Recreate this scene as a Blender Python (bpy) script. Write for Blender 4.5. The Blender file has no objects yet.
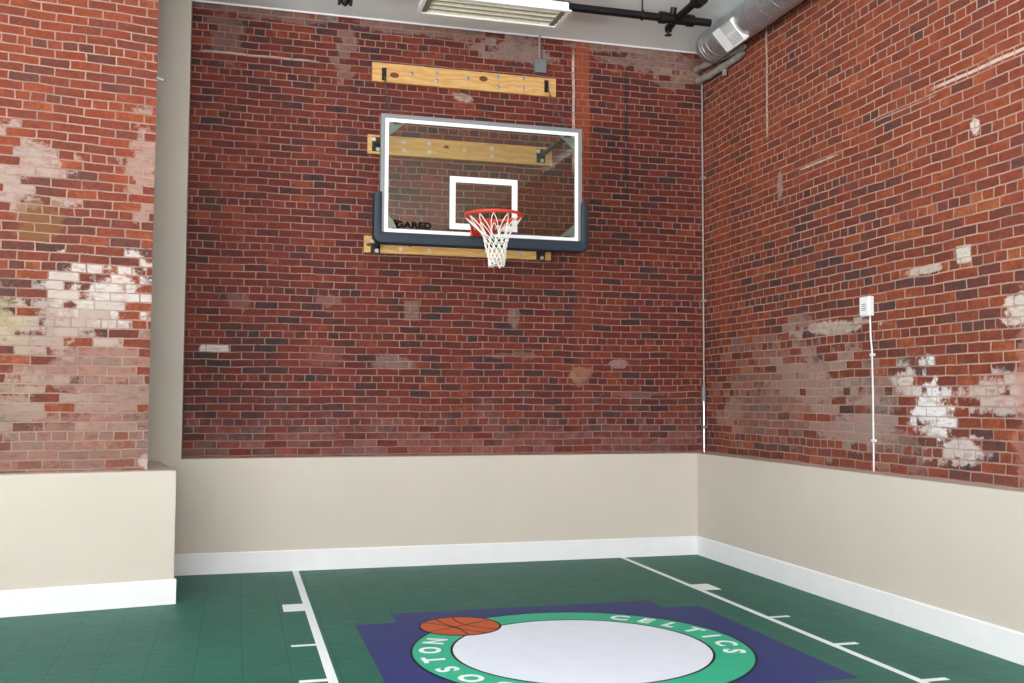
import bpy, bmesh, math, random
from mathutils import Vector, Matrix
random.seed(7)
S = bpy.context.scene
COL = S.collection
PI = math.pi

# ------------------------------------------------------------------ helpers
def lin(c):
    out = []
    for v in c:
        v /= 255.0
        out.append(v / 12.92 if v <= .04045 else ((v + .055) / 1.055) ** 2.4)
    return (*out, 1.0)

class NT:
    """short-hand for building node trees"""
    def __init__(s, name):
        s.m = bpy.data.materials.new(name); s.m.use_nodes = True
        s.t = s.m.node_tree; s.n = s.t.nodes; s.l = s.t.links
        s.b = s.n['Principled BSDF']
    def put(s, sock, v):
        if v is None: return
        if isinstance(v, bpy.types.NodeSocket): s.l.new(v, sock)
        else: sock.default_value = v
    def math(s, op, a, b=None, c=None, clamp=False):
        n = s.n.new('ShaderNodeMath'); n.operation = op; n.use_clamp = clamp
        for i, v in enumerate((a, b, c)): s.put(n.inputs[i], v)
        return n.outputs[0]
    def vmath(s, op, a, b=None):
        n = s.n.new('ShaderNodeVectorMath'); n.operation = op
        s.put(n.inputs[0], a); s.put(n.inputs[1], b)
        return n.outputs['Value'] if op in ('LENGTH', 'DISTANCE', 'DOT_PRODUCT') else n.outputs[0]
    def coord(s, which='Object'):
        return s.n.new('ShaderNodeTexCoord').outputs[which]
    def sep(s, v):
        n = s.n.new('ShaderNodeSeparateXYZ'); s.put(n.inputs[0], v); return n.outputs
    def comb(s, x, y, z=0.0):
        n = s.n.new('ShaderNodeCombineXYZ')
        for i, v in enumerate((x, y, z)): s.put(n.inputs[i], v)
        return n.outputs[0]
    def noise(s, v, scale, detail=3, rough=.55, out='Fac'):
        n = s.n.new('ShaderNodeTexNoise'); s.put(n.inputs['Vector'], v)
        n.inputs['Scale'].default_value = scale; n.inputs['Detail'].default_value = detail
        n.inputs['Roughness'].default_value = rough
        return n.outputs[out]
    def ramp(s, f, stops, const=False):
        n = s.n.new('ShaderNodeValToRGB'); s.put(n.inputs[0], f); cr = n.color_ramp
        if const: cr.interpolation = 'CONSTANT'
        while len(cr.elements) < len(stops): cr.elements.new(.5)
        for e, (p, c) in zip(cr.elements, stops):
            e.position = p; e.color = c if len(c) == 4 else (*c, 1)
        return n.outputs[0]
    def mix(s, f, a, b, mode='MIX'):
        n = s.n.new('ShaderNodeMix'); n.data_type = 'RGBA'; n.blend_type = mode
        s.put(n.inputs[0], f); s.put(n.inputs[6], a); s.put(n.inputs[7], b)
        return n.outputs[2]
    def remap(s, v, a, b, c=0.0, d=1.0, smooth=False):
        n = s.n.new('ShaderNodeMapRange'); n.clamp = True
        if smooth: n.interpolation_type = 'SMOOTHSTEP'
        for i, q in enumerate((v, a, b, c, d)): s.put(n.inputs[i], q)
        return n.outputs[0]
    def bump(s, h, strength=.3, dist=.01):
        n = s.n.new('ShaderNodeBump'); s.put(n.inputs['Height'], h)
        n.inputs['Strength'].default_value = strength; n.inputs['Distance'].default_value = dist
        s.l.new(n.outputs[0], s.b.inputs['Normal'])
    def set(s, **k):
        for key, v in k.items(): s.put(s.b.inputs[key.replace('_', ' ')], v)
        return s.m

def plain(name, rgb, rough=.5, metal=0.0, var=.06, scale=6, spec=.5, bump=0.0):
    t = NT(name); c = lin(rgb); o = t.coord()
    n = t.noise(o, scale, 4)
    f = t.remap(n, .3, .7, 1 - var, 1 + var)
    col = t.vmath('MULTIPLY', c[:3], t.comb(f, f, f))
    t.set(Base_Color=col, Roughness=t.remap(n, .3, .7, rough - .04, rough + .04), Metallic=metal, Specular_IOR_Level=spec)
    if bump: t.bump(t.noise(o, 90, 3), bump, .004)
    return t.m

def wloc(o):
    v = Vector((0, 0, 0))
    while o: v += o.location; o = o.parent
    return v

def obj(name, bm, m=None, parent=None, local=False, smooth=False, origin=None):
    """link a bmesh (world coordinates, or parent coordinates when local) as ONE mesh object"""
    off = Vector((0, 0, 0))
    if parent and not local: off = wloc(parent)
    if origin: off = off + Vector(origin)
    if off.length: bmesh.ops.translate(bm, verts=bm.verts, vec=-off)
    bmesh.ops.recalc_face_normals(bm, faces=bm.faces)
    me = bpy.data.meshes.new(name); bm.to_mesh(me); bm.free()
    if m: me.materials.append(m)
    if smooth:
        for p in me.polygons: p.use_smooth = True
        try: me.set_sharp_from_angle(angle=math.radians(38))
        except Exception: pass
    o = bpy.data.objects.new(name, me); COL.objects.link(o)
    if parent: o.parent = parent
    if origin: o.location = origin
    return o

def thing(name, label, cat, loc=(0, 0, 0), group=None):
    o = bpy.data.objects.new(name, None); COL.objects.link(o); o.location = loc
    o.empty_display_size = .1; o['label'] = label; o['category'] = cat
    if group: o['group'] = group
    return o

def struct(name, bm, m, parent=None, local=False, label=None, origin=None):
    o = obj(name, bm, m, parent, local=local, origin=origin)
    if not parent: o['kind'] = 'structure'
    if label: o['label'] = label
    return o

def box(bm, x0, x1, y0, y1, z0, z1, bev=0.0, seg=2, mat=None):
    vs = [bm.verts.new((x, y, z)) for x in (x0, x1) for y in (y0, y1) for z in (z0, z1)]
    q = [(0, 1, 3, 2), (4, 6, 7, 5), (0, 4, 5, 1), (2, 3, 7, 6), (0, 2, 6, 4), (1, 5, 7, 3)]
    fs = [bm.faces.new([vs[i] for i in f]) for f in q]
    if bev:
        es = list({e for f in fs for e in f.edges})
        r = bmesh.ops.bevel(bm, geom=es, offset=bev, segments=seg, affect='EDGES', profile=.5)
        vs = list({v for v in r['verts']} | {v for v in vs if v.is_valid})
    if mat is not None:
        bmesh.ops.transform(bm, matrix=mat, verts=[v for v in vs if v.is_valid])
    return bm
def B(*a, **k): return box(bmesh.new(), *a, **k)

def prism(bm, pts, axis, a, b):
    """pts polygon in the two other axes, extruded along axis from a to b"""
    def P(u, v, w): return {'x': (w, u, v), 'y': (u, w, v), 'z': (u, v, w)}[axis]
    A = [bm.verts.new(P(u, v, a)) for u, v in pts]; C = [bm.verts.new(P(u, v, b)) for u, v in pts]
    n = len(pts)
    bm.faces.new(A[::-1]); bm.faces.new(C)
    for i in range(n): bm.faces.new((A[i], A[(i + 1) % n], C[(i + 1) % n], C[i]))
    return bm

def ring_prism(bm, outer, inner, axis, a, b):
    def P(u, v, w): return {'x': (w, u, v), 'y': (u, w, v), 'z': (u, v, w)}[axis]
    n = len(outer)
    L = [[bm.verts.new(P(u, v, w)) for u, v in q] for q, w in ((outer, a), (inner, a), (outer, b), (inner, b))]
    for i in range(n):
        j = (i + 1) % n
        bm.faces.new((L[0][i], L[0][j], L[1][j], L[1][i])); bm.faces.new((L[2][i], L[3][i], L[3][j], L[2][j]))
        bm.faces.new((L[0][i], L[2][i], L[2][j], L[0][j])); bm.faces.new((L[1][i], L[1][j], L[3][j], L[3][i]))
    return bm

def tube(bm, pts, r, seg=8, caps=True, closed=False):
    pts = [Vector(p) for p in pts]; n = len(pts); rings = []
    ref = None
    for i, p in enumerate(pts):
        if closed: d = pts[(i + 1) % n] - pts[i - 1]
        else: d = pts[min(i + 1, n - 1)] - pts[max(i - 1, 0)]
        d.normalize()
        if ref is None:
            ref = Vector((0, 0, 1)) if abs(d.z) < .9 else Vector((1, 0, 0))
        u = d.cross(ref)
        if u.length < 1e-5: u = d.cross(Vector((0, 1, 0)))
        u.normalize(); w = u.cross(d).normalized(); ref = w
        rr = r[i] if isinstance(r, (list, tuple)) else r
        rings.append([bm.verts.new(p + (u * math.cos(2 * PI * k / seg) + w * math.sin(2 * PI * k / seg)) * rr) for k in range(seg)])
    m = n if closed else n - 1
    for i in range(m):
        A, C = rings[i], rings[(i + 1) % n]
        for k in range(seg): bm.faces.new((A[k], A[(k + 1) % seg], C[(k + 1) % seg], C[k]))
    if caps and not closed:
        bm.faces.new(rings[0][::-1]); bm.faces.new(rings[-1])
    return bm
def T(pts, r, seg=8, **k): return tube(bmesh.new(), pts, r, seg, **k)

def circ(cx, cy, r, n=96, a0=0.0):
    return [(cx + r * math.cos(a0 + 2 * PI * i / n), cy + r * math.sin(a0 + 2 * PI * i / n)) for i in range(n)]

def text_bm(s, size, depth, bold=0.0, font_shear=0.0, spacing=1.0):
    """text as a solid mesh, centred, lying in xy, z up from 0"""
    c = bpy.data.curves.new('lettering', 'FONT'); c.body = s; c.size = size; c.extrude = depth / 2
    c.offset = bold; c.align_x = 'CENTER'; c.align_y = 'CENTER'; c.resolution_u = 4; c.shear = font_shear
    c.space_character = spacing
    o = bpy.data.objects.new('lettering', c); COL.objects.link(o)
    dg = bpy.context.evaluated_depsgraph_get(); dg.update()
    me = bpy.data.meshes.new_from_object(o.evaluated_get(dg))
    bm = bmesh.new(); bm.from_mesh(me)
    bpy.data.objects.remove(o); bpy.data.curves.remove(c); bpy.data.meshes.remove(me)
    return bm

def bolt(name, p, d, r, m, parent):
    d = Vector(d); p = Vector(p)
    bm = bmesh.new()
    tube(bm, [p - d * .004, p + d * .002], r * 1.7, 12); tube(bm, [p, p + d * .012], r, 6)
    return obj(name, bm, m, parent)

# ------------------------------------------------------------------ dimensions (metres)
H = 5.25          # ceiling
PB = .1835        # brick face sits this far behind the plaster dado
HL = 1.0166       # dado top
HB = .186         # baseboard
XP = -5.003        # right edge of the plaster pier on the back wall
WX, WY, WA = -4.972, -1.262, .164   # nearest corner and turn of the left wing
LX, RY = -9.3, -15.0                # far left wall, rear wall

# ------------------------------------------------------------------ materials
def brick_mat(name, phase, ramp, patches=(), upper=None, haze=None, mortar=(178, 146, 132), mw=.006, seedoff=0.0, wid=.214, pitch=.0715, flip=False):
    """common bond brickwork, wall coordinates x along, z up (object space).
    patches: (x, z, rx, rz, colour, strength, perbrick) stains of limewash, soot and paint"""
    t = NT(name); x, y, z = t.sep(t.coord())
    raw = t.comb(x, z, 0.0)
    wob = t.noise(t.vmath('ADD', raw, (seedoff, 3.1, 0)), 2.2, 2, out='Color')
    wob2 = t.noise(raw, 26, 2, out='Color')
    p = t.vmath('ADD', raw, t.vmath('MULTIPLY', t.vmath('SUBTRACT', wob, (.5, .5, .5)), (.05, .03, 0)))
    p = t.vmath('ADD', p, t.vmath('MULTIPLY', t.vmath('SUBTRACT', wob2, (.5, .5, .5)), (.012, .007, 0)))
    pb = t.vmath('ADD', p, (seedoff + 40 * wid, 120 * 6 * pitch / 12 - phase + pitch / 2, 0))
    n = t.n.new('ShaderNodeTexBrick'); t.put(n.inputs['Vector'], pb)
    n.offset = .5; n.offset_frequency = 2; n.squash = .5; n.squash_frequency = 6
    n.inputs['Color1'].default_value = (0, 0, 0, 1); n.inputs['Color2'].default_value = (1, 1, 1, 1)
    n.inputs['Mortar'].default_value = (.5, .5, .5, 1); n.inputs['Scale'].default_value = 1
    n.inputs['Mortar Size'].default_value = mw; n.inputs['Mortar Smooth'].default_value = .25
    n.inputs['Brick Width'].default_value = wid; n.inputs['Row Height'].default_value = pitch
    rnd = n.outputs['Color']; fac = n.outputs['Fac']
    big = t.noise(raw, .55, 3); mid = t.noise(raw, 3.5, 4, .6); fine = t.noise(raw, 38, 4, .65)
    rnd2 = t.math('FRACT', t.math('MULTIPLY', rnd, 17.31))
    part = t.noise(t.vmath('ADD', raw, (11.3, 4.7, 0)), 8, 3, .6)      # burnt ends and flashed faces
    idx = t.math('ADD', t.math('MULTIPLY_ADD', rnd, .8, .1), t.math('MULTIPLY', t.math('SUBTRACT', big, .5), .6), clamp=True)
    idx = t.math('ADD', idx, t.math('MULTIPLY', t.math('SUBTRACT', part, .5), 1.0))
    idx = t.math('ADD', idx, t.math('MULTIPLY', t.math('SUBTRACT', fine, .5), .30), clamp=True)
    c = t.ramp(idx, ramp)
    if upper:   # brighter, more orange brick higher up the wall
        z0, z1, ucol, amt = upper
        f = t.math('MULTIPLY', t.remap(t.math('ADD', z, t.math('MULTIPLY', t.math('SUBTRACT', big, .5), 2.2)), z0, z1, 0, 1, True), amt)
        f = t.math('MULTIPLY', f, t.remap(rnd2, .15, .6, .25, 1))
        c = t.mix(f, c, lin(ucol))
    v = t.math('MULTIPLY', t.remap(fine, .25, .75, .74, 1.26), t.remap(mid, .25, .75, .80, 1.20))
    c = t.vmath('MULTIPLY', c, t.comb(v, v, v))
    mcol = t.mix(t.remap(mid, .35, .7), lin(mortar), lin([q * .74 for q in mortar]))
    miss = t.remap(t.noise(raw, 9, 3), .62, .72, 1, .35)          # joints that have worn back
    c = t.mix(t.math('MULTIPLY', t.math('MULTIPLY', fac, miss), .9), c, mcol)
    flake = t.remap(t.noise(t.vmath('ADD', raw, (2.2, 9.1, 0)), 15, 6, .75), .36, .60)
    blot = t.noise(raw, 5.5, 5, .7); streak = t.noise(t.comb(x, t.math('MULTIPLY', z, 2.6)), 11, 4, .65)
    if haze:    # general chalky bloom: list of (z_low, z_high, amount, colour)
        for (z0, z1, amt, hc) in haze:
            zz = t.math('ADD', z, t.math('MULTIPLY', t.math('SUBTRACT', mid, .5), 1.3))
            f = t.remap(zz, z0, z1, 1, 0, True)
            f = t.math('MULTIPLY', f, t.remap(t.math('ADD', blot, t.math('MULTIPLY', t.math('SUBTRACT', rnd2, .5), .5)), .26, .64, 0, 1))
            f = t.math('MULTIPLY', f, t.math('MULTIPLY_ADD', flake, .6, .4))
        c = t.mix(t.math('MULTIPLY', f, amt), c, lin(hc))
    for (px, pz, rx, rz, pc, st, per) in patches:
        if flip: px = PB - px
        q = t.vmath('DIVIDE', t.vmath('SUBTRACT', p if per <= .25 else raw, (px, pz, 0)), (rx, rz, 1))
        if per <= .25:
            qx, qy, _ = t.sep(t.vmath('ABSOLUTE', q)); d = t.math('MULTIPLY', t.math('MAXIMUM', qx, qy), .9)
            d = t.math('ADD', d, t.math('MULTIPLY', t.math('SUBTRACT', streak, .5), .5))
        else:
            d = t.math('ADD', t.vmath('LENGTH', q), t.math('MULTIPLY', t.math('SUBTRACT', blot, .5), 1.5))
            d = t.math('ADD', d, t.math('MULTIPLY', t.math('SUBTRACT', flake, .5), .3))
            d = t.math('ADD', d, t.math('MULTIPLY', t.math('SUBTRACT', rnd2, .5), per))
        f = t.remap(d, 1.0, .72, 0, 1, True)
        f = t.math('MULTIPLY', f, t.remap(streak, .3, .52, .45, 1))
        f = t.math('MULTIPLY', f, t.math('SUBTRACT', 1, t.math('MULTIPLY', fac, .75)))
        c = t.mix(t.math('MULTIPLY', f, st), c, lin(pc))
    h = t.math('ADD', t.math('MULTIPLY', t.math('SUBTRACT', 1, fac), .7), t.math('MULTIPLY', fine, .5))
    t.bump(h, .55, .006)
    t.set(Base_Color=c, Roughness=t.remap(fine, .3, .7, .6, .8), Specular_IOR_Level=.16)
    return t.m

RAMP_DARK = [(0, lin((56, 46, 47))), (.12, lin((72, 46, 45))), (.3, lin((90, 43, 38))), (.6, lin((103, 46, 38))), (.85, lin((112, 51, 39))), (1, lin((126, 62, 43)))]
RAMP_RED = [(0, lin((70, 56, 54))), (.12, lin((84, 57, 53))), (.3, lin((102, 56, 48))), (.6, lin((118, 60, 46))), (.85, lin((132, 68, 46))), (1, lin((148, 86, 58)))]
W0 = (204, 194, 189); PK = (146, 116, 106); CR = (172, 162, 132); GY = (134, 122, 114); TAN = (124, 88, 54); OR = (146, 72, 46); DK = (48, 42, 43)

M = {}
M['brick_wing'] = brick_mat('weathered_red_brick', 3.81, RAMP_RED, upper=(2.4, 3.6, (138, 62, 40), .45),
    haze=[(1.5, 2.9, .85, PK), (.9, 1.6, .4, GY)], seedoff=2.0, pitch=.0705, patches=[
    (-.58, 2.33, .34, .30, W0, .92, 1.1), (-.86, 2.12, .40, .26, (182, 168, 160), .75, 1.2), (-1.25, 2.1, .22, .30, CR, .8, 1.1),
    (-.27, 3.36, .12, .34, (172, 146, 136), .7, 1.3), (-1.15, 3.25, .34, .24, (178, 160, 153), .75, 1.6), (-1.0, 2.88, .17, .15, TAN, .75, .8),
    (-.62, 1.75, .6, .34, (160, 134, 124), .6, 1.4), (-.2, 1.06, .07, .07, W0, .9, .3), (-1.2, 1.5, .45, .22, (170, 158, 142), .55, 1.2), (-.75, 1.25, .85, .32, (158, 130, 120), .5, 1.3)])
M['brick_back'] = brick_mat('dark_red_brick', 2.155, RAMP_DARK, pitch=.068, wid=.208, mw=.0055, haze=[(1.0, 1.7, .6, (142, 106, 102))], mortar=(160, 128, 118), seedoff=.13, patches=[
    (-4.74, 2.015, .13, .035, W0, .95, .1), (-2.92, 2.41, .075, .10, (138, 116, 106), .6, .25), (-1.90, 2.37, .06, .11, (146, 124, 112), .5, .7),
    (-3.08, 1.9, .19, .075, (146, 122, 114), .55, .9), (-1.2, 1.8, .14, .09, (176, 140, 112), .6, .6), (-.78, 1.92, .12, .05, (170, 140, 140), .6, .3),
    (-.36, 5.12, .60, .16, (142, 118, 108), .7, .7), (-.12, 4.95, .22, .10, (158, 138, 118), .45, 1.3), (-1.85, 5.08, .50, .17, (150, 132, 124), .65, .6),
    (-2.8, 5.2, 1.0, .07, (138, 120, 112), .55, .5), (-4.3, 5.2, .7, .07, (130, 112, 106), .5, .5), (-.9, 5.2, .5, .06, (142, 122, 112), .6, .5), (-3.6, 4.95, .10, .30, (160, 140, 130), .35, 1.2), (-4.7, 4.95, .16, .3, (130, 112, 108), .4, 1.0), (-4.4, 4.78, .52, .011, (190, 172, 164), .85, .1),
    (-1.17, 4.62, .078, .85, OR, .95, .1), (-1.17, 3.4, .075, .8, (122, 56, 39), .6, .2), (-1.17, 2.2, .10, 1.4, (122, 58, 42), .4, .3),
    (-.694, 4.3, .022, .70, DK, .9, .1), (-1.27, 4.5, .014, .62, (214, 190, 176), .85, .1), (-2.45, 4.55, .12, .06, (196, 178, 164), .6, .4),
    (-1.9, 2.0, .28, .04, (140, 108, 98), .45, .7), (-.5, 1.62, .45, .05, (140, 108, 100), .45, .7), (-4.55, 2.46, .15, .10, (138, 100, 94), .5, .5),
    (-3.72, 2.47, .10, .08, (140, 110, 100), .5, .9), (-3.75, 1.95, .2, .1, (124, 82, 76), .45, .9)])
M['brick_right'] = brick_mat('orange_red_brick', 3.778, RAMP_RED, upper=(2.5, 3.8, (138, 66, 44), .5),
    haze=[(1.6, 2.75, .8, (136, 116, 108)), (2.0, 3.1, .4, (146, 112, 100)), (1.0, 1.5, .25, (140, 102, 92))], mortar=(182, 150, 136), seedoff=.7, flip=True, patches=[
    (-3.33, 1.50, .26, .30, (228, 226, 226), .9, .9), (-3.06, 1.72, .16, .12, W0, .85, .7), (-3.64, 1.24, .22, .09, (216, 208, 204), .7, .8),
    (-3.95, 1.62, .5, .12, (204, 190, 184), .65, 1.1), (-4.28, 1.5, .16, .75, (176, 120, 108), .55, .6), (-4.2, 2.14, .16, .10, (208, 200, 190), .8, .6),
    (-3.7, 2.55, .07, .06, (200, 196, 186), .9, .2), (-3.3, 2.5, .2, .04, (204, 190, 180), .7, .5), (-3.84, 3.40, .05, .07, (212, 204, 196), .8, .3),
    (-4.05, 3.776, .62, .012, (206, 186, 176), .9, .05), (-3.1, 3.72, .35, .006, (190, 168, 156), .6, .05), (-1.14, 4.6, .018, .6, (206, 180, 166), .8, .1), (-2.1, 2.16, .5, .06, (200, 186, 176), .65, .9),
    (-1.9, 1.75, .6, .22, (176, 160, 150), .5, 1.3), (-2.4, 1.35, .6, .2, (176, 152, 146), .55, 1.2), (-.35, 1.42, .25, .2, (170, 140, 130), .55, .7),
    (-1.98, 3.58, .36, .012, (196, 176, 166), .75, .3), (-.95, 3.9, .12, 1.0, OR, .5, .6), (-.25, 3.0, .2, 1.3, (150, 70, 46), .5, .5), (-1.35, 3.5, .06, .14, (170, 150, 136), .6, .3),
    (-2.7, 1.6, .5, .3, (150, 136, 128), .5, 1.1), (-1.25, 1.65, .95, .5, (138, 112, 104), .55, 1.3), (-2.9, 1.25, .5, .16, (146, 124, 116), .5, 1.2), (-1.7, 2.25, .25, .10, (150, 134, 126), .5, 1.2)])

def plaster(name, rgb):
    t = NT(name); o = t.coord(); n = t.noise(o, .8, 4); f = t.noise(o, 120, 2)
    c = t.mix(t.remap(n, .3, .7), lin(rgb), lin([v * .97 for v in rgb]))
    t.bump(f, .08, .003); return t.set(Base_Color=c, Roughness=.62, Specular_IOR_Level=.3)
M['plaster'] = plaster('beige_wall_paint', (209, 200, 188))
M['ledge'] = plain('dusty_ledge_cap', (186, 170, 158), .8, var=.12, scale=9)
M['trim'] = plain('white_gloss_trim_paint', (238, 238, 240), .38, var=.02)
M['ceiling'] = plain('grey_ceiling_paint', (238, 240, 241), .8, var=.03, scale=1.2)

def floor_mat():
    t = NT('green_sport_tile'); x, y, z = t.sep(t.coord())
    tile = .268
    def seam(v, off):
        f = t.math('FRACT', t.math('DIVIDE', t.math('ADD', v, 40 * tile + off), tile))
        d = t.math('MINIMUM', f, t.math('SUBTRACT', 1, f)); return t.remap(d, .006, .016, 1, 0)
    sx, sy = seam(x, 4.208 % tile), seam(y, .02)
    s = t.math('MAXIMUM', sx, sy)
    raw = t.comb(x, y, 0.0)
    cell = t.n.new('ShaderNodeTexWhiteNoise'); cell.noise_dimensions = '2D'
    t.put(cell.inputs['Vector'], t.vmath('FLOOR', t.vmath('DIVIDE', t.vmath('ADD', raw, (4.208 % tile, .02, 0)), (tile, tile, 1))))
    big = t.noise(raw, .9, 4); scuff = t.noise(t.comb(x, t.math('MULTIPLY', y, 3)), 6, 5, .7)
    c = t.mix(t.remap(big, .3, .7), lin((36, 102, 88)), lin((44, 112, 97)))
    c = t.mix(t.remap(cell.outputs[0], 0, 1, 0, .35), c, lin((30, 92, 79)))
    c = t.mix(t.remap(scuff, .58, .8, 0, .25), c, lin((110, 150, 138)))
    c = t.mix(t.math('MULTIPLY', s, .55), c, lin((24, 44, 38)))
    # perforated grid of the snap together tiles
    gx = t.math('ABSOLUTE', t.math('SINE', t.math('MULTIPLY', x, PI / .0134)))
    gy = t.math('ABSOLUTE', t.math('SINE', t.math('MULTIPLY', y, PI / .0134)))
    g = t.math('MULTIPLY', t.remap(gx, .5, .9), t.remap(gy, .5, .9))
    c = t.mix(t.math('MULTIPLY', g, .45), c, lin((20, 44, 38)))
    t.bump(t.math('SUBTRACT', 1, t.math('MAXIMUM', g, s)), .25, .003)
    return t.set(Base_Color=c, Roughness=t.remap(scuff, .3, .7, .46, .58), Specular_IOR_Level=.26)
M['floor'] = floor_mat()
def court_paint(name, rgb, wear=.12):
    t = NT(name); x, y, z = t.sep(t.coord()); raw = t.comb(x, y, 0.0)
    c = lin(rgb); n = t.noise(raw, 7, 5, .7)
    k = t.mix(t.remap(n, .35, .75, 0, wear), c, lin([v * .72 for v in rgb]))
    gx = t.math('ABSOLUTE', t.math('SINE', t.math('MULTIPLY', x, PI / .0134)))
    gy = t.math('ABSOLUTE', t.math('SINE', t.math('MULTIPLY', y, PI / .0134)))
    g = t.math('MULTIPLY', t.remap(gx, .5, .9), t.remap(gy, .5, .9))
    k = t.mix(t.math('MULTIPLY', g, .18), k, lin([v * .45 for v in rgb]))
    return t.set(Base_Color=k, Roughness=.5, Specular_IOR_Level=.22)
M['line'] = court_paint('white_court_paint', (240, 248, 252))
M['blue'] = court_paint('navy_court_paint', (46, 58, 120), .35)
M['teal'] = court_paint('emerald_court_paint', (50, 182, 144))
M['disc'] = court_paint('pale_court_paint', (232, 240, 255))
M['ballp'] = court_paint('orange_court_paint', (198, 92, 48))
M['ink'] = court_paint('black_court_paint', (30, 30, 34))

def wood_mat():
    t = NT('yellow_pine'); x, y, z = t.sep(t.coord())
    r = t.n.new('ShaderNodeObjectInfo').outputs['Random']
    v = t.comb(t.math('ADD', x, t.math('MULTIPLY', r, 30)), t.math('MULTIPLY', z, 1.0), y)
    warp = t.noise(t.comb(t.math('MULTIPLY', t.sep(v)[0], 1.4), t.math('MULTIPLY', z, 5)), 1.5, 3)
    g = t.math('FRACT', t.math('ADD', t.math('MULTIPLY', z, 16), t.math('MULTIPLY', warp, 4)))
    g = t.math('ABSOLUTE', t.math('SUBTRACT', g, .5))
    fib = t.noise(t.comb(t.math('MULTIPLY', x, 4), t.math('MULTIPLY', z, 120)), 2, 4)
    c = t.mix(t.remap(g, .05, .5), lin((222, 180, 116)), lin((206, 156, 90)))
    c = t.mix(t.remap(fib, .4, .7, 0, .4), c, lin((178, 124, 62)))
    return t.set(Base_Color=c, Roughness=.5)
M['wood'] = wood_mat()
M['knot'] = plain('dark_knot_wood', (110, 56, 24), .6, var=.25, scale=40)
M['zinc'] = plain('zinc_plated_steel', (200, 200, 204), .3, 1.0)
M['steel_dark'] = plain('dark_painted_steel', (38, 34, 32), .45, .2, var=.2)
M['black_iron'] = plain('black_iron', (16, 15, 16), .5, .3, var=.2)
M['chain'] = plain('dull_zinc_chain', (112, 96, 90), .5, .4, var=.2)
M['alu'] = plain('grey_painted_aluminium', (134, 136, 138), .42, .35, var=.05)
M['gusset'] = plain('blue_grey_steel', (138, 152, 158), .45, .2, var=.08)
M['border'] = plain('white_glass_enamel', (236, 238, 242), .3, var=.01)
M['pad'] = plain('navy_foam_padding', (28, 40, 54), .6, var=.08)
M['rim'] = plain('orange_powder_coat', (214, 62, 34), .38, var=.06)
M['cord'] = plain('white_nylon_cord', (238, 234, 226), .75, var=.05)
M['logo'] = plain('black_vinyl_print', (8, 8, 8), .6, var=.02, spec=.1)
M['greybox'] = plain('grey_enamel_box', (122, 124, 128), .5, .2, var=.05)
M['conduit'] = plain('pale_grey_conduit', (164, 154, 149), .45, .3, var=.06)
M['white_plastic'] = plain('white_plastic', (232, 232, 232), .4, var=.02)
M['white_metal'] = plain('white_enamel_metal', (234, 234, 234), .4, var=.02)
M['louver'] = plain('yellowed_reflector', (236, 228, 208), .5, .0, var=.08, scale=20)
M['blade'] = plain('dark_louver_blade', (120, 112, 96), .5, .0, var=.1, scale=20)  # darker tone than the reflector, for blades and lamp holders
M['lagging'] = plain('grey_pipe_lagging', (138, 128, 122), .9, var=.25, scale=18, bump=.6)
M['slot'] = plain('dark_grille_slot', (92, 90, 88), .6, var=.1)
def duct_mat():
    t = NT('galvanised_spiral_steel'); x, y, z = t.sep(t.coord())
    o = t.coord(); n = t.noise(o, 9, 5, .7); v = t.n.new('ShaderNodeTexVoronoi'); v.inputs['Scale'].default_value = 38; t.put(v.inputs['Vector'], o)
    c = t.mix(t.remap(v.outputs['Distance'], 0, .8), lin((200, 203, 206)), lin((176, 179, 182)))
    c = t.mix(t.remap(n, .35, .75, 0, .5), c, lin((160, 160, 160)))
    t.bump(n, .06, .01)
    return t.set(Base_Color=c, Metallic=.75, Roughness=t.remap(n, .3, .7, .26, .38))
M['duct'] = duct_mat()
def glass_mat():
    """thin clear sheet: tinted see-through plus fresnel reflection"""
    t = NT('tempered_glass'); t.n.remove(t.b)
    tr = t.n.new('ShaderNodeBsdfTransparent'); tr.inputs[0].default_value = (.88, .88, .80, 1)
    gl = t.n.new('ShaderNodeBsdfGlossy'); gl.inputs['Roughness'].default_value = .02
    df = t.n.new('ShaderNodeBsdfDiffuse'); df.inputs[0].default_value = (.55, .55, .50, 1)   # grey veil of the reflected room, mixed in as diffuse colour
    fr = t.n.new('ShaderNodeFresnel'); fr.inputs[0].default_value = 1.35
    a = t.n.new('ShaderNodeMixShader'); b = t.n.new('ShaderNodeMixShader')
    a.inputs[0].default_value = .015; t.l.new(tr.outputs[0], a.inputs[1]); t.l.new(df.outputs[0], a.inputs[2])
    t.l.new(fr.outputs[0], b.inputs[0]); t.l.new(a.outputs[0], b.inputs[1]); t.l.new(gl.outputs[0], b.inputs[2])
    t.l.new(b.outputs[0], t.n['Material Output'].inputs['Surface'])
    return t.m
M['glass'] = glass_mat()

# ------------------------------------------------------------------ the setting
fl = struct('floor', B(LX - .2, .35, RY - .2, .4, -.12, 0), M['floor'])
struct('ceiling', B(LX - .2, .6, RY - .2, .6, H, H + .2), M['ceiling'])

# back wall: plaster dado and pier in one plane, brick panel set back in it
bm = bmesh.new()
prism(bm, [(-6.6, 0), (.5, 0), (.5, HL), (XP, HL), (XP, H), (-6.6, H)], 'y', 0.0, .36)
wb = struct('wall_back', bm, M['plaster'])
wb2 = struct('brick_panel', B(XP - .02, .5, PB, .5, HL - .05, H), M['brick_back'], wb, label='dark red brick upper panel')
struct('trim_1', B(XP, .02, .004, PB + .01, HL - .004, HL + .004), M['ledge'])
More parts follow.
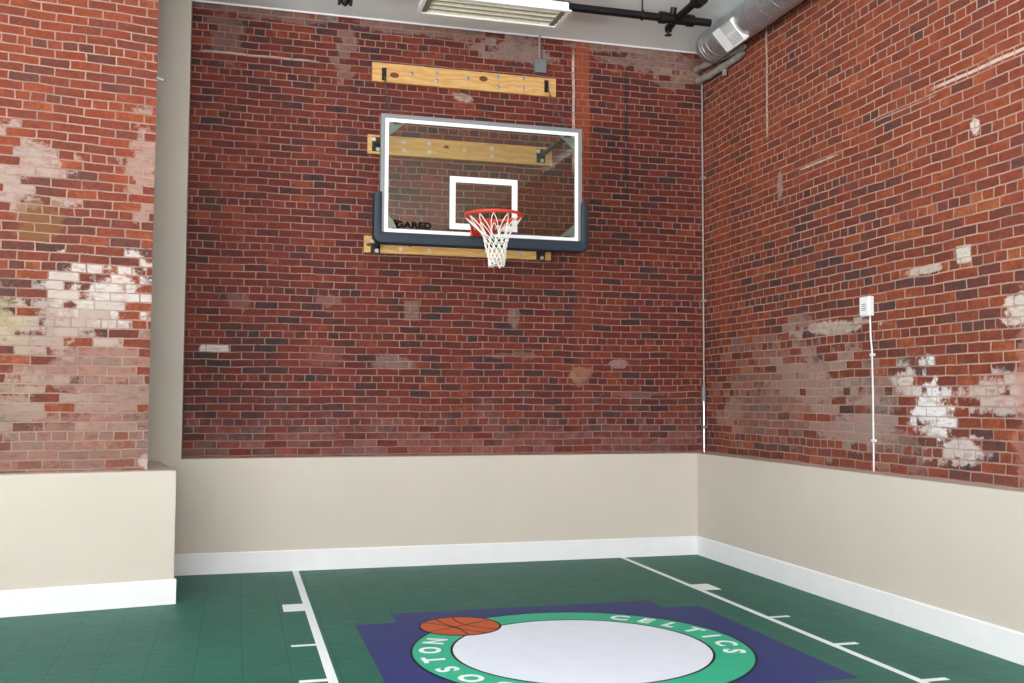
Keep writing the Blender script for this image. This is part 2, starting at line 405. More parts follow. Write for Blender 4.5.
# right wall
wr = struct('wall_right', B(0, .5, RY, .02, 0, HL), M['plaster'])
bm = bmesh.new(); box(bm, -.02, -RY, 0, .3, HL - .05, H)
rb = struct('brick_panel', bm, M['brick_right'], wr, local=True, label='orange-red brick upper panel')
rb.rotation_euler = (0, 0, -PI / 2)
rb.location = (PB, PB, 0)
# object x runs toward the photographer
struct('trim_3', B(XP, PB, PB - .010, PB + .004, H - .012, H), M['trim'])
struct('trim_2', B(.004, PB + .01, RY, PB, HL - .004, HL + .005), M['ledge'])

# left wing: turned a little from the back wall, brick above a deeper plaster dado
wing = bpy.data.objects.new('wall_left', None); COL.objects.link(wing)
wing.location = (WX, WY, 0); wing.rotation_euler = (0, 0, WA); wing['kind'] = 'structure'
WL = -4.3
struct('dado', B(WL, 0, 0, 1.25, 0, 1.004, bev=.004), M['plaster'], wing, local=True, label='beige plaster dado')
struct('brick_panel', B(WL, -.199, .14, 1.25, .99, H), M['brick_wing'], wing, local=True, label='weathered red brick upper panel with white stains')
struct('ledge_cap', B(WL, -.004, .004, .15, 1.001, 1.0075), M['ledge'], wing, local=True)
bm = bmesh.new()
prism(bm, [(0, 0), (-.016, 0), (-.016, .172), (-.010, .186), (0, .186)], 'x', WL, .016)
box(bm, 0, .016, -.0, 1.1, 0, .182, bev=.003)
bs = struct('baseboard_left', bm, M['trim']); bs.location = (WX, WY, 0); bs.rotation_euler = (0, 0, WA)
struct('baseboard_back', prism(bmesh.new(), [(0, 0), (-.016, 0), (-.016, .176), (-.010, HB), (0, HB)], 'x', -5.2, 0), M['trim'])
struct('baseboard_right', prism(bmesh.new(), [(0, 0), (-.016, 0), (-.016, .176), (-.010, HB), (0, HB)], 'y', RY, 0), M['trim'])
# far left and rear walls with the windows that light the room (behind the photographer)
def pierced(bm, axis, pos, th, lo, hi, wins, z0, z1):
    def bx(a, b, c, d):
        if axis == 'x': box(bm, a, b, pos - th, pos, c, d)
        else: box(bm, pos - th, pos, a, b, c, d)
    bx(lo, hi, 0, z0); bx(lo, hi, z1, H)
    e = lo
    for a, b in wins: bx(e, a, z0, z1); e = b
    bx(e, hi, z0, z1); return bm
RW = [(-8.9, -6.6), (-6.2, -3.9), (-3.5, -1.2)]
LW = [(-13.6, -11.2), (-10.7, -8.3), (-7.8, -5.4)]
struct('wall_rear', pierced(bmesh.new(), 'x', RY, .3, LX - .2, .5, RW, .9, 4.6), M['plaster'])
struct('wall_far', pierced(bmesh.new(), 'y', LX, .3, RY, -1.0, LW, .9, 4.6), M['plaster'])
k = 0
for wins, ax in ((RW, 'x'), (LW, 'y')):
    for a, b in wins:
        k += 1; bm = bmesh.new()
        def bx(u0, u1, z0, z1):
            if ax == 'x': box(bm, u0, u1, RY - .2, RY - .14, z0, z1)
            else: box(bm, LX - .2, LX - .14, u0, u1, z0, z1)
        for u0, u1 in ((a, a + .06), (b - .06, b), ((a + b) / 2 - .02, (a + b) / 2 + .02)): bx(u0, u1, .9, 4.6)
        for z0, z1 in ((.9, .97), (4.53, 4.6), (2.1, 2.14), (3.35, 3.39)): bx(a, b, z0, z1)
        struct('window_%d' % k, bm, M['trim'])

# ------------------------------------------------------------------ painted court (parts of the floor)
def paint(name, bm, m, parent=fl, label=None):
    o = obj(name, bm, m, parent)
    if label: o['label'] = label
    return o
Z1, Z2, Z3, Z4 = .001, .0016, .0022, .0028
paint('lane_line', B(-4.022, -3.968, -6.3, -.017, 0, Z2), M['line'], label='white lane line on the left')
paint('lane_line', B(-.848, -.801, -6.3, -.017, 0, Z2), M['line'], label='white lane line on the right')
for sgn, xa in ((-1, -4.022), (1, -.801)):
    for ya, yb, w in ((-1.765, -1.51, .155), (-2.835, -2.795, .155), (-3.66, -3.615, .155), (-4.51, -4.465, .155)):
        x0, x1 = (xa - w, xa) if sgn < 0 else (xa, xa + w)
        paint('lane_block' if yb > -2 else 'lane_mark', B(x0, x1, ya, yb, 0, Z2), M['line'])
CX, CY = -2.42, -3.335
a, s = 1.3, .29
paint('emblem_field', prism(bmesh.new(), [(CX - a, CY - a + s), (CX - a + s, CY - a + s), (CX - a + s, CY - a), (CX + a - s, CY - a), (CX + a - s, CY - a + s), (CX + a, CY - a + s),
      (CX + a, CY + a - s), (CX + a - s, CY + a - s), (CX + a - s, CY + a), (CX - a + s, CY + a), (CX - a + s, CY + a - s), (CX - a, CY + a - s)], 'z', 0, Z1), M['blue'], label='navy blue painted square')
ring = paint('emblem_ring', ring_prism(bmesh.new(), circ(CX, CY, 1.068), circ(CX, CY, .81), 'z', 0, Z2), M['teal'], label='emerald painted ring')
paint('ring_outline', ring_prism(bmesh.new(), circ(CX, CY, 1.074), circ(CX, CY, 1.058), 'z', 0, Z3), M['ink'], ring)
paint('ring_outline', ring_prism(bmesh.new(), circ(CX, CY, .824), circ(CX, CY, .808), 'z', 0, Z3), M['ink'], ring)
paint('emblem_disc', prism(bmesh.new(), circ(CX, CY, .815), 'z', 0, Z2 - .0003), M['disc'], label='pale painted disc')
def arc_text(word, a0, step, rad):
    for i, ch in enumerate(word):
        th = math.radians(a0 + i * step)
        b = text_bm(ch, .185, .0012, bold=.006)
        bmesh.ops.scale(b, vec=(1.05, 1, 1), verts=b.verts)
        bmesh.ops.rotate(b, cent=(0, 0, 0), matrix=Matrix.Rotation(th - PI / 2, 3, 'Z'), verts=b.verts)
        bmesh.ops.translate(b, vec=(CX + rad * math.cos(th), CY + rad * math.sin(th), Z2 + .0005), verts=b.verts)
        paint('letter', b, M['line'], ring, label='white letter ' + ch)
arc_text('BOSTON', 224, -14, .942)
arc_text('CELTICS', 54, -12, .942)
bx0, by0, br = -3.025, -2.535, .278
ballp = paint('emblem_ball', prism(bmesh.new(), circ(bx0, by0, br, 64), 'z', 0, Z4), M['ballp'], label='orange painted basketball')
bm = ring_prism(bmesh.new(), circ(bx0, by0, br + .008, 64), circ(bx0, by0, br - .008, 64), 'z', 0, Z4 + .0004)
def stripe(pts, w):
    L, R = [], []
    for i, p in enumerate(pts):
        d = Vector(pts[min(i + 1, len(pts) - 1)]) - Vector(pts[max(i - 1, 0)]); nrm = Vector((-d.y, d.x)).normalized() * w / 2
        L.append((p[0] + nrm.x, p[1] + nrm.y)); R.append((p[0] - nrm.x, p[1] - nrm.y))
    for i in range(len(pts) - 1): prism(bm, [L[i], L[i + 1], R[i + 1], R[i]], 'z', Z4, Z4 + .0004)
for off, bend, ang in ((0, .0, .5), (0, .05, 2.05), (.13, -.07, 2.05), (-.13, .08, 2.05)):
    pts = []
    for i in range(13):
        u = -1 + i / 6; lim = math.sqrt(max(br * br - off * off, 0)) * .97
        px, py = u * lim, off + bend * (1 - u * u)
        pts.append((bx0 + px * math.cos(ang) - py * math.sin(ang), by0 + px * math.sin(ang) + py * math.cos(ang)))
    stripe(pts, .012)
paint('ball_seams', bm, M['ink'], ballp)

# ------------------------------------------------------------------ pine planks bolted to the brick
def plank(x0, x1, z0, z1, label, knots, bolts, hooks=()):
    r = thing('mounting_plank', label, 'plank', ((x0 + x1) / 2, PB, z0), 'pine planks behind the hoop')
    obj('board', B(x0, x1, PB - .04, PB, z0, z1, bev=.004), M['wood'], r)
    for kx, kz, kr in knots:
        pts = [(kx + kr * 1.3 * math.cos(2 * PI * i / 16), kz + kr * .8 * math.sin(2 * PI * i / 16)) for i in range(16)]
        obj('knot', prism(bmesh.new(), pts, 'y', PB - .0415, PB - .03), M['knot'], r)
    for bx_, bz_ in bolts: bolt('bolt', (bx_, PB - .04, bz_), (0, -1, 0), .012, M['zinc'], r)
    for hx, hz in hooks:
        h = obj('hook_plate', B(hx - .022, hx + .022, PB - .05, PB - .04, hz - .062, hz + .062, bev=.003), M['steel_dark'], r)
        pts = [(hx, PB - .05 - .045 * math.sin(PI * i / 8), hz - .035 + .05 * (i / 8)) for i in range(9)]
        obj('hook', T(pts, .007, 8), M['steel_dark'], h, smooth=True)
    return r
rows = lambda xs, z0, z1: [(x, z0) for x in xs] + [(x, z1) for x in xs]
plank(-3.335, -1.470, 4.625, 4.812, 'top pine plank bolted to brick above the backboard, chain hooks at both ends',
      [(-3.12, 4.70, .034), (-2.23, 4.745, .034)], [(-2.70, 4.765), (-2.70, 4.685), (-2.39, 4.735), (-2.08, 4.775), (-2.08, 4.68), (-1.82, 4.79), (-1.82, 4.69), (-2.95, 4.73)], [(-3.222, 4.70), (-1.575, 4.725)])
plank(-3.370, -1.512, 3.915, 4.100, 'middle pine plank seen through the glass backboard, holding the upper arms',
      [(-2.6, 4.03, .02)], rows((-3.02, -2.77, -2.14), 3.97, 4.05) + [(-2.42, 4.01)])
plank(-3.392, -1.520, 2.955, 3.118, 'bottom pine plank on brick just below the navy padding of the backboard',
      [(-3.345, 3.03, .02), (-2.95, 3.04, .016)], rows((-3.04, -2.76, -2.0, -1.85), 3.0, 3.075))

# ------------------------------------------------------------------ basketball hoop
XL, XR, ZB, ZT, YF = -3.377, -1.538, 2.960, 4.032, -.836
XC = (XL + XR) / 2
hoop = thing('basketball_hoop', 'wall-mounted basketball hoop with clear glass backboard, navy padding, orange rim and white net', 'basketball hoop', (XC, YF, ZB))
# glass
gl = obj('glass_panel', B(XL + .03, XR - .03, YF + .006, YF + .018, ZB + .03, ZT - .03), M['glass'], hoop); gl['label'] = 'clear glass panel'
def rect_ring(x0, x1, z0, z1, w, ya, yb):
    return ring_prism(bmesh.new(), [(x0, z0), (x1, z0), (x1, z1), (x0, z1)], [(x0 + w, z0 + w), (x1 - w, z0 + w), (x1 - w, z1 - w), (x0 + w, z1 - w)], 'y', ya, yb)
obj('border_line', rect_ring(XL + .035, XR - .035, ZB + .035, ZT - .035, .033, YF + .0035, YF + .0062), M['border'], gl)['label'] = 'white border line'
obj('target_square', rect_ring(-2.766, -2.148, 3.052, 3.522, .052, YF + .0035, YF + .0062), M['border'], gl)['label'] = 'white target square'
# maker's mark at the lower left of the glass
bm = text_bm('GARED', .094, .002, bold=.005, spacing=1.06)
bmesh.ops.scale(bm, vec=(1.0, .78, 1), verts=bm.verts)
bmesh.ops.rotate(bm, cent=(0, 0, 0), matrix=Matrix.Rotation(PI / 2, 3, 'X'), verts=bm.verts)
bmesh.ops.translate(bm, vec=(-3.083, YF + .0045, 3.066), verts=bm.verts)
for q in ([(-3.268, 3.112), (-3.240, 3.108), (-3.207, 3.036), (-3.230, 3.036)], [(-3.240, 3.114), (-3.210, 3.104), (-3.194, 3.086), (-3.226, 3.094)]):
    prism(bm, q, 'y', YF + .0035, YF + .0055)
obj('maker_lettering', bm, M['logo'], gl)['label'] = 'black maker lettering'
# aluminium frame
bm = rect_ring(XL, XR, ZB, ZT, .036, YF, YF + .055)
obj('frame', bm, M['alu'], hoop)['label'] = 'grey aluminium frame'
# corner gussets behind the glass, arms back to the planks
for sx in (-1, 1):
    for sz in (-1, 1):
        cx, cz = (XL + .04 if sx < 0 else XR - .04), (ZB + .04 if sz < 0 else ZT - .04)
        g = obj('corner_gusset', prism(bmesh.new(), [(cx, cz), (cx - sx * .185, cz), (cx - sx * .185, cz - sz * .012), (cx - sx * .012, cz - sz * .165), (cx, cz - sz * .165)], 'y', YF + .024, YF + .036), M['gusset'], hoop)
        obj('gusset_clip', B(cx - sx * .10 - .03, cx - sx * .10 + .04, YF + .022, YF + .05, cz - sz * .03 - .012, cz - sz * .03 + .012), M['steel_dark'], g)
        for u, w in ((.03, .03), (.125, .022)): bolt('bolt', (cx - sx * u, YF + .024, cz - sz * w), (0, -1, 0), .008, M['zinc'], g)
        ax = -3.285 if sx < 0 else -1.632
        az = 4.008 if sz > 0 else 3.022
        ez = cz - sz * .07
        if sz > 0: ez = cz - .03
        arm = obj('support_arm', T([(ax, PB - .05, az), (ax, PB - .12, az), (cx - sx * .085, YF + .10, ez), (cx - sx * .085, YF + .034, ez)], .028, 4), M['steel_dark'], hoop)
        arm['label'] = 'dark steel support arm'
        pl = obj('wall_plate', B(ax - .045, ax + .045, PB - .05, PB - .04, az - .07, az + .07, bev=.003), M['steel_dark'], arm)
        for dx, dz in ((-.028, .045), (.012, -.048)): bolt('bolt', (ax + dx, PB - .05, az + dz), (0, -1, 0), .012, M['zinc'], arm)
# navy padding wrapped round the lower edge
def pad_mesh():
    bm = bmesh.new()
    xo, xi, zo, zi, zt = XL - .058, XL + .014, ZB - .064, ZB + .036, 3.345
    xo2, xi2 = XR + .060, XR - .012
    ro, ri, n = .07, .015, 8
    path_o, path_i = [], []
    def arc(cx, cz, r, a0, a1, out, m=n):
        for i in range(m + 1):
            t = a0 + (a1 - a0) * i / m; out.append((cx + r * math.cos(t), cz + r * math.sin(t)))
    # outer outline from top left round to top right, and the inner one alongside it
    outer = []
    arc(xo + .036, zt - .036, .036, PI / 2, PI, outer)
    arc(xo + ro, zo + ro, ro, PI, 1.5 * PI, outer)
    arc(xo2 - ro, zo + ro, ro, 1.5 * PI, 2 * PI, outer)
    arc(xo2 - .036, zt - .036, .036, 0, PI / 2, outer)
    inner = []
    arc(xi - .012, zt - .012, .012, PI / 2, 0, inner, n)
    arc(xi + ri, zi + ri, ri, PI, 1.5 * PI, inner)
    arc(xi2 - ri, zi + ri, ri, 1.5 * PI, 2 * PI, inner)
    arc(xi2 + .012, zt - .012, .012, PI, PI / 2, inner, n)
    ya, yb, e = YF - .028, YF + .075, .018
    def shrink(o, i_, k): return [((1 - k) * a[0] + k * b[0], (1 - k) * a[1] + k * b[1]) for a, b in zip(o, i_)]
    prof = [(outer, yb), (outer, ya + e), (shrink(outer, inner, .08), ya + e * .3), (shrink(outer, inner, .25), ya), (shrink(outer, inner, .8), ya), (shrink(outer, inner, .95), ya + e * .3), (inner, ya + e), (inner, YF - .001), (shrink(outer, inner, .75), YF - .001), (shrink(outer, inner, .72), yb)]
    rows_ = [[bm.verts.new((u, y, v)) for u, v in P] for P, y in prof]
    m = len(outer)
    for a, b in zip(rows_, rows_[1:] + rows_[:1]):
        for i in range(m - 1): bm.faces.new((a[i], a[i + 1], b[i + 1], b[i]))
    bm.faces.new([r[0] for r in rows_]); bm.faces.new([r[-1] for r in rows_][::-1])
    return bm
obj('edge_padding', pad_mesh(), M['pad'], hoop, smooth=True)['label'] = 'navy blue edge padding'
# rim
RX, RYc, RZ, RR = XC - .022, YF - .06 - .385, 3.106, .238
rim = obj('rim', T([(RX + RR * math.cos(2 * PI * i / 48), RYc + RR * math.sin(2 * PI * i / 48), RZ) for i in range(48)], .0125, 10, closed=True), M['rim'], hoop, smooth=True)
rim['label'] = 'orange steel rim'
bm = bmesh.new()
box(bm, RX - .10, RX + .11, YF - .012, YF + .002, 2.955, 3.118, bev=.003)
obj('rim_plate', bm, M['rim'], rim)
bm = bmesh.new()   # spring housing: a wedge from the plate to the ring
prism(bm, [(YF - .01, 3.114), (YF - .01, 2.996), (YF - .10, 3.021), (YF - .20, 3.084), (YF - .20, 3.106)], 'x', RX - .085, RX + .085)
obj('spring_housing', bm, M['rim'], rim)
for s_ in (-1, 1):
    obj('rim_brace', T([(RX + s_ * .085, YF - .02, 3.016), (RX + s_ * .12, YF - .15, 3.051), (RX + s_ * .19, RYc + .14, RZ - .012)], .011, 8), M['rim'], rim, smooth=True)
for k in range(12):
    th = 2 * PI * (k + .5) / 12
    c = Vector((RX + (RR - .004) * math.cos(th), RYc + (RR - .004) * math.sin(th), RZ - .014))
    tv = Vector((-math.sin(th), math.cos(th), 0))
    obj('net_hook', T([c + tv * (.014 * math.cos(PI * i / 6)) + Vector((0, 0, -.014 * math.sin(PI * i / 6))) for i in range(7)], .0035, 6), M['rim'], rim, smooth=True)
# net: twelve loops crossing into diamonds, hanging a little to the right
prof = [(0.0, .234, 0), (.05, .192, .004), (.10, .146, .010), (.15, .112, .016), (.20, .096, .020), (.25, .088, .024), (.30, .078, .028), (.34, .072, .030), (.385, .066, .022)]
def net_r(u):
    for (a, r0, s0), (b, r1, s1) in zip(prof, prof[1:]):
        if u <= b: f = (u - a) / (b - a); return r0 + (r1 - r0) * f, s0 + (s1 - s0) * f
    return prof[-1][1:]
bm = bmesh.new()
def net_p(ang, u):
    r, sh = net_r(u)
    w = .006 * math.sin(ang * 3 + u * 20)
    return Vector((RX + sh + (r + w) * math.cos(ang), RYc + (r + w) * math.sin(ang), RZ - .02 - u))
stp = 2 * PI / 12
levels = [0, .14, .19, .24, .285, .32, .355, .385]
for k in range(12):
    for sg in (-1, 1):
        pts = []
        a = (k + .5) * stp
        for li in range(len(levels) - 1):
            tgt = a + sg * stp / 2 if li % 2 == 0 else a - sg * stp / 2
            for i in range(6):
                f = i / 6; g = f * f * (3 - 2 * f) if li else f ** .8
                u = levels[li] + (levels[li + 1] - levels[li]) * f
                j = .012 * math.sin(7.3 * k + 3.1 * li) * min(1, u / .2)
                pts.append(net_p(a + (tgt - a) * g + j, u))
            a = tgt
        tube(bm, pts, .0042, 5)
    # bottom loop
    a0 = (k + .5) * stp - stp / 2
    tube(bm, [net_p(a0 + stp * i / 6, .385 + .022 * math.sin(PI * i / 6) * (1 + .5 * math.sin(k * 2.2))) for i in range(7)], .0042, 5)
    for li in (1, 2, 3, 4, 5):   # knots
        a1 = (k + .5 + (.5 if li % 2 else 0)) * stp
        p = net_p(a1, levels[li]); tube(bm, [p + Vector((0, 0, .009)), p, p - Vector((0, 0, .009))], [.005, .0085, .005], 6)
obj('net', bm, M['cord'], hoop, smooth=True)['label'] = 'white cord net'
# chains from the plank hooks to the top corners of the frame
for (hx, hz), ex in (((-3.222, 4.665), XL + .085), ((-1.575, 4.69), XR - .125)):
    bm = bmesh.new(); A = Vector((hx, PB - .085, hz)); E_ = Vector((ex, YF + .03, ZT - .004)); n = 30
    for i in range(n):
        f0, f1 = i / n, (i + 1) / n
        sag = lambda f: A.lerp(E_, f) - Vector((0, 0, .10 * 4 * f * (1 - f) * .35))
        p0, p1 = sag(f0), sag(f1); d = (p1 - p0); ln = d.length * .68; d.normalize()
        s1 = d.cross(Vector((1, 0, 0))).normalized(); s2 = d.cross(s1)
        sd = s1 if i % 2 else s2; c = (p0 + p1) / 2
        tube(bm, [c + d * (ln * math.cos(2 * PI * q / 10)) + sd * (.010 * math.sin(2 * PI * q / 10)) for q in range(10)], .0026, 5, closed=True)
    obj('chain', bm, M['chain'], hoop, smooth=True)['label'] = 'dark steel chain'

# ------------------------------------------------------------------ things on the walls
jb = thing('junction_box', 'small grey junction box on the back brick wall above the top plank', 'junction box', (-1.642, PB, 4.87))
obj('box_body', B(-1.70, -1.585, PB - .06, PB, 4.862, 4.985, bev=.006), M['greybox'], jb)
obj('cover_plate', B(-1.705, -1.58, PB - .066, PB - .06, 4.857, 4.99, bev=.002), M['greybox'], jb)
obj('conduit', T([(-1.642, PB - .02, 4.98), (-1.642, PB - .02, H)], .012, 10), M['conduit'], jb, smooth=True)['label'] = 'pale thin conduit rising to the ceiling'
obj('coupling', T([(-1.642, PB - .02, 4.985), (-1.642, PB - .02, 5.01)], .018, 10), M['greybox'], jb, smooth=True)

cc = thing('corner_conduit', 'thin pale conduit running up the corner between back and right brick walls', 'conduit', (PB - .02, PB - .02, HL))
obj('pipe', T([(PB - .022, PB - .022, HL + .005), (PB - .022, PB - .022, 4.90)], .0095, 10), M['conduit'], cc, smooth=True)
obj('sleeve', T([(PB - .028, PB - .028, HL + .005), (PB - .028, PB - .028, 1.58), (PB - .026, PB - .026, 1.62)], .017, 12), M['zinc'], cc, smooth=True)['label'] = 'wider metal sleeve at the foot'
obj('coupling', T([(PB - .026, PB - .026, 1.55), (PB - .026, PB - .026, 1.70)], .024, 12), M['greybox'], cc, smooth=True)
for z in (1.28, 2.60, 3.9):
    obj('pipe_clip', B(PB - .045, PB - .0, PB - .052, PB - .004, z - .012, z + .012, bev=.002), M['conduit'], cc)

ob = thing('wall_device', 'white plastic device box on right brick wall with hanging white cable', 'wall box', (PB, -2.64, 2.22))
obj('box_body', B(PB - .045, PB, -2.71, -2.585, 2.215, 2.368, bev=.008), M['white_plastic'], ob)
fc = obj('front_cover', B(PB - .052, PB - .045, -2.70, -2.595, 2.225, 2.358, bev=.003), M['white_plastic'], ob)
for z in (2.26, 2.275, 2.29, 2.305): obj('vent_slot', B(PB - .0525, PB - .051, -2.68, -2.62, z, z + .005), M['slot'], fc)
obj('side_knob', T([(PB - .022, -2.585, 2.30), (PB - .022, -2.562, 2.30)], .012, 10), M['greybox'], ob, smooth=True)
obj('cable', T([(PB - .012, -2.672, 2.22), (PB - .012, -2.676, 2.05), (PB - .012, -2.690, 1.95), (PB - .012, -2.693, 1.6), (PB - .012, -2.690, 1.2), (PB - .012, -2.688, HL + .004)], .0068, 8), M['white_plastic'], ob, smooth=True)['label'] = 'white cable'
for z in (1.915, 1.258): obj('cable_clip', B(PB - .024, PB, -2.715, -2.675, z - .01, z + .01, bev=.002), M['white_plastic'], ob)

# rusty pin in the edge of the left wing
rot = Matrix.Rotation(WA, 4, 'Z'); base = Vector((WX, WY, 0))
P = lambda x, y, z: base + rot @ Vector((x, y, z))
pin = obj('metal_pin', T([P(-.215, .16, 4.085), P(-.18, .145, 4.078), P(-.143, .135, 4.062)], .016, 8), M['greybox'], None, smooth=True, origin=tuple(P(-.199, .16, 4.075)))
pin['label'] = 'short grey metal pin sticking out of the edge of the left brick wing'; pin['category'] = 'metal pin'

# ------------------------------------------------------------------ ceiling light
X0, X1, Y0, Y1, ZC, ZH = -3.065, -1.795, -1.255, -.850, 4.950, 5.035
cl = thing('ceiling_light', 'long white ceiling light with yellowed louvre above the hoop, switched off', 'ceiling light', ((X0 + X1) / 2, (Y0 + Y1) / 2, H))
bm = bmesh.new()
t_ = .012
box(bm, X0, X1, Y0, Y0 + t_, ZC, ZH); box(bm, X0, X1, Y1 - t_, Y1, ZC, ZH)
box(bm, X0, X0 + t_, Y0, Y1, ZC, ZH); box(bm, X1 - t_, X1, Y0, Y1, ZC, ZH); box(bm, X0, X1, Y0, Y1, ZH - .01, ZH)
obj('housing', bm, M['white_metal'], cl)
obj('rim_frame', ring_prism(bmesh.new(), [(X0 - .012, Y0 - .012), (X1 + .012, Y0 - .012), (X1 + .012, Y1 + .012), (X0 - .012, Y1 + .012)], [(X0 + .02, Y0 + .02), (X1 - .02, Y0 + .02), (X1 - .02, Y1 - .02), (X0 + .02, Y1 - .02)], 'z', ZC - .008, ZC + .004), M['white_metal'], cl)
bm = bmesh.new()
for i in range(4):   # curved reflector troughs between the blades
    ya = Y0 + .015 + (Y1 - Y0 - .03) * i / 4; yb = Y0 + .015 + (Y1 - Y0 - .03) * (i + 1) / 4
    ys = [(ya + (yb - ya) * k / 6, ZC + .006 + .014 * math.sin(PI * k / 6)) for k in range(7)]
    prism(bm, ys + [(yb, ZC + .06), (ya, ZC + .06)], 'x', X0 + .015, X1 - .015)
obj('reflector', bm, M['louver'], cl)
for i in range(1, 4):
    y = Y0 + .015 + (Y1 - Y0 - .03) * i / 4
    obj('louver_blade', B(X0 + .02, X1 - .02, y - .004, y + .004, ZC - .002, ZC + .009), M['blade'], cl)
for x in (X0 + .05, X1 - .05):
    obj('lamp_holder', B(x - .02, x + .02, Y0 + .02, Y1 - .02, ZC + .0, ZC + .012, bev=.002), M['blade'], cl)

for x in (X0 + .25, X1 - .25):
    obj('hanger_stem', T([(x, Y0 + .05, ZH), (x, Y0 + .05, H)], .008, 8), M['white_metal'], cl, smooth=True)

# ------------------------------------------------------------------ sprinkler pipe
PZ, PY = 5.10, -.98
sp = thing('sprinkler_pipe', 'black iron sprinkler pipe under the ceiling between light fixture and round duct', 'pipe', (-1.5, PY, H))
obj('main_pipe', T([(-6.0, PY, PZ), (-.315, PY, PZ)], .036, 16), M['black_iron'], sp, smooth=True)
# grooved cross fitting with the branch running toward the photographer
cf = obj('cross_fitting', T([(-.80, PY, PZ), (-.52, PY, PZ)], .048, 16), M['black_iron'], sp, smooth=True)
for x in (-.80, -.52): obj('coupling_band', T([(x - .03, PY, PZ), (x + .03, PY, PZ)], .055, 16), M['black_iron'], cf, smooth=True)
obj('branch_pipe', T([(-.66, -.83, PZ - .02), (-.66, PY, PZ), (-.66, -1.66, PZ + .01)], .034, 14), M['black_iron'], sp, smooth=True)
obj('branch_coupling', T([(-.66, -1.41, PZ), (-.66, -1.51, PZ)], .066, 16), M['black_iron'], sp, smooth=True)
hd = obj('sprinkler_head', T([(-.66, -.83, PZ - .015), (-.66, -.805, PZ - .03), (-.66, -.80, PZ - .06)], [.038, .038, .03], 12), M['black_iron'], sp, smooth=True)
obj('deflector', T([(-.66, -.80, PZ - .085), (-.66, -.80, PZ - .09)], .036, 14), M['black_iron'], hd)
obj('frame_arms', T([(-.66, -.80, PZ - .06), (-.66, -.80, PZ - .088)], .010, 8), M['black_iron'], hd)
obj('outlet_boss', T([(-.71, PY - .03, PZ + .03), (-.71, PY - .06, PZ + .085)], .03, 12), M['black_iron'], sp, smooth=True)
obj('hanger_rod', T([(-1.0, PY, PZ + .03), (-1.0, PY, H)], .008, 8), M['black_iron'], sp, smooth=True)
obj('hanger_ring', T([(-1.0, PY + .042 * math.cos(2 * PI * i / 20), PZ + .042 * math.sin(2 * PI * i / 20)) for i in range(20)], .007, 6, closed=True), M['black_iron'], sp, smooth=True)
# drop fitting further left, only its foot shows at the top of the view
XD = -3.715
dr = obj('drop_fitting', T([(XD, PY, PZ), (XD, PY, PZ - .13)], .050, 14), M['black_iron'], sp, smooth=True)
obj('drop_plug', T([(XD, PY, PZ - .13), (XD, PY, PZ - .19), (XD, PY, PZ - .212)], [.048, .034, .012], 12), M['black_iron'], dr, smooth=True)
for s_ in (-1, 1): obj('drop_ear', B(XD + s_ * .048 - .012, XD + s_ * .048 + .012, PY - .03, PY + .03, PZ - .20, PZ - .05, bev=.003), M['black_iron'], dr)

# ------------------------------------------------------------------ spiral duct
DX, DZ, DR, DY = -.03, 5.090, .153, -.42
du = thing('air_duct', 'round galvanised spiral duct under the ceiling along the right brick wall', 'air duct', (DX, -2.5, H))
obj('duct_pipe', T([(DX, DY, DZ), (DX, -6.5, DZ)], DR, 48), M['duct'], du, smooth=True)
bm = bmesh.new(); tube(bm, [(DX, DY + .03, DZ), (DX, DY + .012, DZ), (DX, DY - .06, DZ)], [DR - .01, DR + .004, DR + .004], 48)
obj('end_cap', bm, M['duct'], du, smooth=True)
bm = bmesh.new()   # spiral lock seam
n = 48 * 30
pts = [(DX + (DR + .0005) * math.cos(2 * PI * i / 48), DY - .06 - 6.1 * i / n, DZ + (DR + .0005) * math.sin(2 * PI * i / 48)) for i in range(n + 1)]
obj('spiral_seam', T(pts, .0014, 4), M['duct'], du, smooth=True)
for y in (DY - .10, DY - .19):
    obj('joint_band', T([(DX, y - .012, DZ), (DX, y + .012, DZ)], DR + .004, 48), M['duct'], du, smooth=True)
# register on the face turned down to the room
ang = math.radians(222)
Mx = Matrix.Translation((DX, 0, DZ)) @ Matrix.Rotation(ang, 4, 'Y').inverted()
def reg(x0, x1, y0, y1, z0, z1, **k): return B(x0, x1, y0, y1, z0, z1, mat=Mx, **k)
rg = obj('register', reg(.10, .157, -1.19, -.83, -.110, .125, bev=.003), M['white_metal'], du); rg['label'] = 'white register box with grille'
for zc in (-.058, .058):
    obj('grille_recess', reg(.157, .1595, -1.18, -.98, zc - .05, zc + .05), M['slot'], rg)
for i in range(7):
    obj('grille_bar', reg(.158, .164, -1.18 + .2 * i / 6 - .006, -1.18 + .2 * i / 6 + .006, -.10, .115), M['white_metal'], rg)
obj('grille_bar', reg(.158, .165, -1.18, -.98, -.008, .008), M['white_metal'], rg)

# two lagged pipes in the corner under the duct
def lagged(label, pts, r):
    path, rad = [], []
    for i in range(len(pts) - 1):
        a, b = Vector(pts[i]), Vector(pts[i + 1])
        for k in range(6):
            f = k / 6; path.append(a.lerp(b, f)); rad.append(r * (1 + .10 * math.sin(1.3 * (i * 6 + k)) + random.uniform(-.12, .12)))
    path.append(Vector(pts[-1])); rad.append(r * .5)
    o = obj('lagged_pipe', T(path, rad, 14), M['lagging'], None, smooth=True, origin=pts[0])
    o['label'] = label; o['category'] = 'pipe'; o['group'] = 'lagged pipes under the duct'
lagged('upper grey lagged pipe in the corner, tucked right under the duct end', [(.075, .13, 5.045), (.085, -.10, 5.025), (.11, -.45, 5.0), (.15, -.8, 4.99)], .032)
lagged('lower grey lagged pipe on the right brick wall below the duct', [(.10, .13, 4.93), (.115, -.10, 4.915), (.125, -.40, 4.915), (.142, -.78, 4.925)], .036)
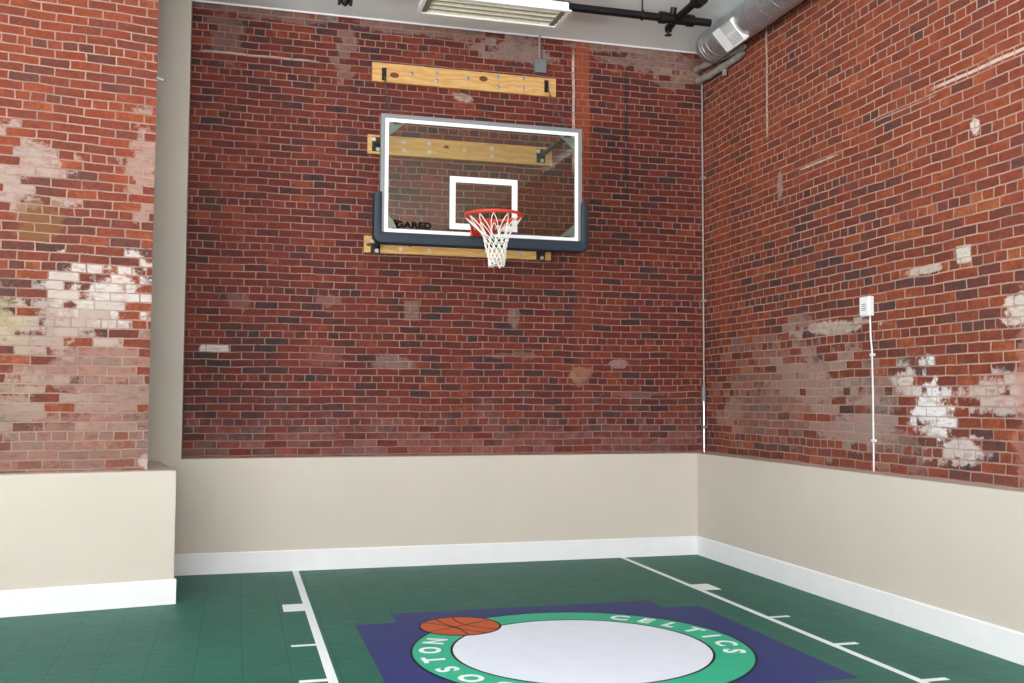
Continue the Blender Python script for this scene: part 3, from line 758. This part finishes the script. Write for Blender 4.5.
st = obj('pipe_stub', T([(.135, -.40, 4.90), (.135, -.40, 4.82)], .024, 10), M['lagging'], None, smooth=True, origin=(.135, -.40, 4.90))
st['label'] = 'short grey stub below the lagged pipes on the right wall'; st['category'] = 'pipe stub'

# ------------------------------------------------------------------ light: daylight through the windows, plus added ceiling fill
def area(name, loc, rot, sx, sy, power, col=(1, 1, 1)):
    l = bpy.data.lights.new(name, 'AREA'); l.shape = 'RECTANGLE'; l.size = sx; l.size_y = sy; l.energy = power; l.color = col
    o = bpy.data.objects.new(name, l); COL.objects.link(o); o.location = loc; o.rotation_euler = rot
    o['kind'] = 'structure'
for a, b in RW:
    area('daylight', ((a + b) / 2, RY - .32, 2.75), (PI / 2 + .3, 0, 0), b - a, 3.6, 215 if a < -4 else 110, (.96, .98, 1))
for a, b in LW:
    area('daylight', (LX - .32, (a + b) / 2, 2.75), (PI / 2 + .3, 0, -PI / 2), b - a, 3.6, 225, (.96, .98, 1))
for a, b in RW:   # added fill: unseen lamps low outside the rear windows brighten the ceiling
    area('ceiling_fill', ((a + b) / 2, RY - 1.9, .35), (PI - .75, 0, 0), b - a + .4, 2.4, 820 if a < -4 else 640, (1, .99, .97))
for a, b in LW:  # the same added ceiling fill, outside the left windows
    area('ceiling_fill', (LX - 1.9, (a + b) / 2, .35), (PI - .75, 0, -PI / 2), b - a + .4, 2.4, 800, (1, .99, .97))
w = bpy.data.worlds.new('World'); S.world = w; w.use_nodes = True
w.node_tree.nodes['Background'].inputs[0].default_value = (.75, .85, 1, 1); w.node_tree.nodes['Background'].inputs[1].default_value = .6

# ------------------------------------------------------------------ camera
cam = bpy.data.cameras.new('Camera'); co = bpy.data.objects.new('Camera', cam); COL.objects.link(co)
cam.sensor_fit = 'HORIZONTAL'; cam.sensor_width = 36; cam.lens = 997.94 / 1024 * 36; cam.clip_end = 100
yaw, pit, rol = .2689, .0574, .0042
f = Vector((math.sin(yaw) * math.cos(pit), math.cos(yaw) * math.cos(pit), math.sin(pit)))
r = f.cross(Vector((0, 0, 1))).normalized(); u = r.cross(f)
r2 = r * math.cos(rol) + u * math.sin(rol); u2 = -r * math.sin(rol) + u * math.cos(rol)
m = Matrix((r2, u2, -f)).transposed().to_4x4(); m.translation = Vector((-4.5409, -9.3529, 1.5648))
co.matrix_world = m
S.camera = co
S.view_settings.view_transform = 'Standard'; S.view_settings.look = 'None'
S.view_settings.exposure = 0.07; S.view_settings.gamma = 1.0; S.view_settings.use_curve_mapping = False
